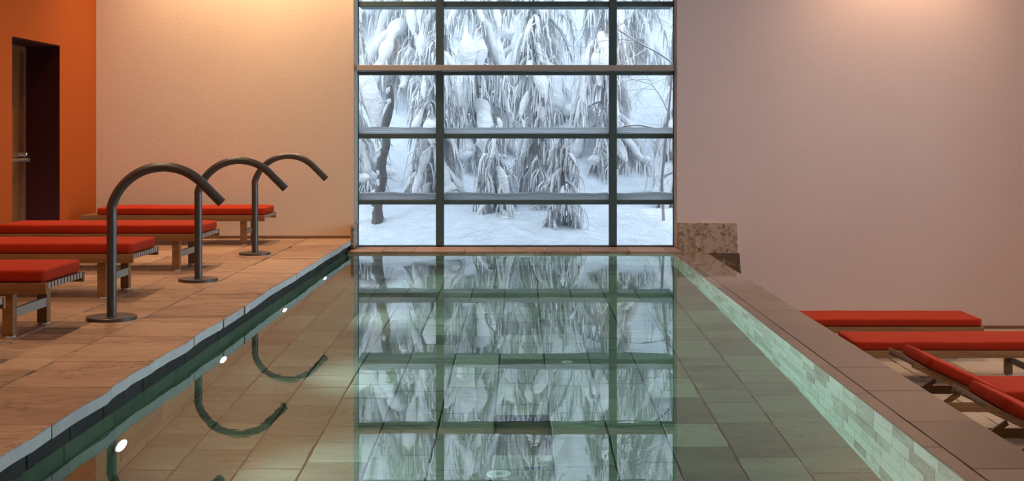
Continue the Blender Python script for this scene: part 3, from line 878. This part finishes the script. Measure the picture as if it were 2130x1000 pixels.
def snow_tree(x, y, h, r, seed, label, name='snowy_spruce', dens=1.0):
    """a spruce weighed down by snow: steep hanging boughs, each a drape of snow over fine twigs"""
    rg = R(seed); z0 = hill_z(x, y) - .15
    t = thing(name, label, 'tree', (x, y, z0), group='snow-laden trees outside the window')
    lean = (rg.uniform(-.05, .05), rg.uniform(-.05, .05))
    def ax(z): return Vector((lean[0] * z, lean[1] * z, z))
    q = MB(); q.tube([ax(h * k / 6) for k in range(7)], [.10 * (1 - k / 6.6) * h / 7 for k in range(7)], 8)
    q.build('trunk', M['bark'], t)
    sn = MB(); tw = MB()
    nb = int(100 * dens * h / 6)
    for b in range(nb):
        u = (b + rg.random()) / nb
        z = h * (.03 + .95 * u)
        L_ = r * (1 - u) ** .8 * rg.uniform(.55, 1.15) + .12
        a = rg.random() * 2 * PI
        di = Vector((math.cos(a), math.sin(a), 0)); sdv = Vector((-di.y, di.x, 0)); pts = []; n = 7
        droop = rg.uniform(.9, 2.0); bend = rg.uniform(-.35, .35)
        for i in range(n + 1):
            s = i / n
            p = ax(z) + di * L_ * (s * 1.15 - .45 * s * s) + sdv * bend * L_ * s * s
            p.z += L_ * (.22 * s - droop * s ** 1.7)
            p.z = max(p.z, .05)
            pts.append(p)
        def at(s):
            fi = min(max(s, 0), .999) * n; i0 = int(fi); return pts[i0].lerp(pts[i0 + 1], fi - i0)
        if rg.random() < .72:
            w = L_ * rg.uniform(.05, .15) + .018
            pp = []; rr = []; m_ = 11
            s0 = rg.uniform(0, .35)
            for i in range(m_ + 1):
                p = at(s0 + (1 - s0) * i / m_)
                e_ = math.sin(PI * min(1, max(.02, (i + .25) / (m_ + .5)))) ** .5
                nn = noise.noise((p.x * 3.5 + seed, p.y * 3.5, p.z * 3.5))
                rr.append(max(.010, w * e_ * (1 + .9 * nn)))
                pp.append(p + Vector((0, 0, w * .3)) + di * w * .2)
            sn.tube(pp, rr, 8, flat=.7)
        tw.tube(pts, [.012 * (1 - i / (n + 1)) + .003 for i in range(n + 1)], 4, cap=False, smooth=False)
        for k in range(int(52 * dens * (.5 + L_ / 1.2))):
            p = at(rg.uniform(.05, 1))
            sd = sdv * rg.choice((-1, 1)) * rg.uniform(.1, 1)
            l = rg.uniform(.10, .45) * (.5 + .5 * L_)
            d1 = (sd * .7 + di * rg.uniform(-.2, .6) + Vector((0, 0, -rg.uniform(.3, 1.3)))).normalized()
            d2 = (d1 * .35 + Vector((0, 0, -1))).normalized()
            m1 = p + d1 * l * .5; e2 = m1 + d2 * l * .7
            wd = rg.uniform(.0025, .006)
            if rg.random() < .42:        # a snow-coated sprig
                ww = rg.uniform(.006, .020)
                sn.tube([p + Vector((0, 0, .010)), m1 + Vector((0, 0, .012)), e2], [.010, ww, .006], 5, flat=.8)
            else:
                tw.tube([p, m1, e2], [wd, wd * .8, wd * .3], 3, cap=False, smooth=False)
    sn.build('snow_load', M['snow'], t); tw.build('branches', M['twig'], t)
    return t

def bare_tree(x, y, h, seed, label):
    rg = R(seed); z0 = hill_z(x, y) - .1
    t = thing('bare_birch', label, 'tree', (x, y, z0), group='snow-laden trees outside the window')
    br = MB(); sn = MB(); trunk = MB()
    def grow(p, d, l, r_, lev, mb):
        pts = [p]; n = 5
        for i in range(n):
            d = (d + Vector((rg.uniform(-.2, .2), rg.uniform(-.2, .2), rg.uniform(-.22, .1) if lev else 0))).normalized()
            pts.append(pts[-1] + d * l / n)
        mb.tube(pts, [r_ * (1 - .6 * i / n) for i in range(n + 1)], 5 if lev < 2 else 3, cap=False, smooth=lev < 2)
        if lev in (1, 2) and rg.random() < .7:
            sn.tube([a + Vector((0, 0, r_ * 1.3)) for a in pts], [max(.006, r_ * 1.1 * rg.uniform(.6, 1.5)) for _ in pts], 5, flat=.6)
        if lev < 4:
            for k in range((9, 7, 6, 4)[lev]):
                f_ = rg.uniform(.2, 1); i0 = min(int(f_ * n), n - 1); q0 = pts[i0].lerp(pts[i0 + 1], f_ * n - i0)
                a = rg.random() * 2 * PI
                nd = (d * .7 + Vector((math.cos(a), math.sin(a), rg.uniform(-.5, .3) - .15 * lev))).normalized()
                grow(q0, nd, l * (rg.uniform(.2, .36) if lev == 0 else rg.uniform(.38, .6)), r_ * .42, lev + 1, br)
    grow(Vector((0, 0, 0)), Vector((rg.uniform(-.12, .12), 0, 1)), h, .022, 0, trunk)
    trunk.build('trunk', M['bark'], t); br.build('branches', M['twig'], t); sn.build('snow_load', M['snow'], t)
    return t

TREES = [
    # x, y, height, radius, seed, label
    (-2.55, 18.2, 4.6, .95, 31, 'snow-laden spruce with a dark trunk showing in the left panes'),
    (-.65, 19.4, 5.0, .95, 32, 'snow-covered spruce just right of the left mullion'),
    (1.3, 19.3, 4.6, .85, 33, 'snowy spruce behind the right mullion with hanging twigs'),
    (.25, 20.6, 5.6, 1.15, 34, 'snow-loaded spruce standing in the wide middle bay'),
    (2.9, 19.4, 5.0, 1.0, 35, 'snow-covered spruce in the right-hand bay of the window'),
    (-3.9, 20.4, 5.6, 1.15, 36, 'snowy spruce partly cut by the window\'s left frame'),
    (-1.9, 21.4, 5.6, 1.2, 37, 'spruce deeper in the snow behind the left mullion'),
    (2.0, 22.2, 5.6, 1.2, 38, 'far snowy spruce between the right mullion and the frame'),
    (4.5, 21.6, 5.6, 1.2, 39, 'snowy spruce outside, hidden mostly by the wall right of the window'),
    (-1.2, 17.8, 3.4, .60, 44, 'small snow-draped spruce low in the left bay, beside the mullion'),
    (.25, 17.7, 3.6, .62, 45, 'small snow-draped spruce low in the wide middle bay'),
    (2.25, 18.1, 3.4, .58, 46, 'small snow-draped spruce low in the right bay'),
    (.60, 16.75, 1.5, .42, 47, 'young spruce buried in snow, low in the middle bay'),
    (-.35, 17.2, 1.5, .55, 48, 'young spruce buried in snow, just right of the left mullion, low'),
    (-5.4, 22.9, 5.6, 1.2, 40, 'snowy spruce outside, hidden mostly by the wall left of the window'),
    (-.2, 23.6, 6.0, 1.3, 41, 'distant snow-loaded spruce high on the slope, middle bay'),
    (-3.5, 24.3, 6.0, 1.3, 42, 'distant snow-loaded spruce high on the slope, left bay'),
    (3.6, 25.0, 6.0, 1.3, 43, 'distant snow-loaded spruce high on the slope, right bay'),
]
for (x, y, h, r, sd, lb) in TREES:
    snow_tree(x, y, h, r, sd, lb)
bare_tree(1.95, 16.95, 3.2, 51, 'slender bare birch with frosted twigs close outside the right bay')

# leaning dark trunk in the left bay
t = thing('leaning_trunk', 'dark rough leaning trunk with snow patches outside the lower left panes', 'tree trunk', (-1.98, 16.9, hill_z(-1.98, 16.9) - .1))
rt = R(77); q = MB(); pts = []; rr = []
for k in range(15):
    s_ = k / 14; pts.append((.02 + .22 * s_ + .025 * math.sin(k * 1.7), 0, 1.95 * s_)); rr.append((.085 - .04 * s_) * (1 + .35 * (rt.random() - .5)))
q.tube(pts, rr, 9, smooth=False); q.build('trunk', M['dark_bark'], t)
q = MB()
for k in range(22):
    p = Vector(pts[rt.randint(2, 13)]); a = Vector((rt.choice((-1, 1)) * rt.uniform(.05, .2), rt.uniform(-.1, .1), rt.uniform(-.35, .05)))
    q.tube([p, p + a * .5 + Vector((0, 0, .03)), p + a], [.006, .005, .002], 4, cap=False)
q.build('dead_twigs', M['bark'], t)
q = MB()
for k in range(13):
    p = Vector(pts[rt.randint(1, 13)]) + Vector((rt.uniform(-.07, -.02), -.035, rt.uniform(-.05, .05)))
    q.tube([p, p + Vector((.01, 0, .05)), p + Vector((.03, 0, .10))], [.010, .035, .008], 7, smooth=True)
q.build('snow_patches', M['snow'], t)
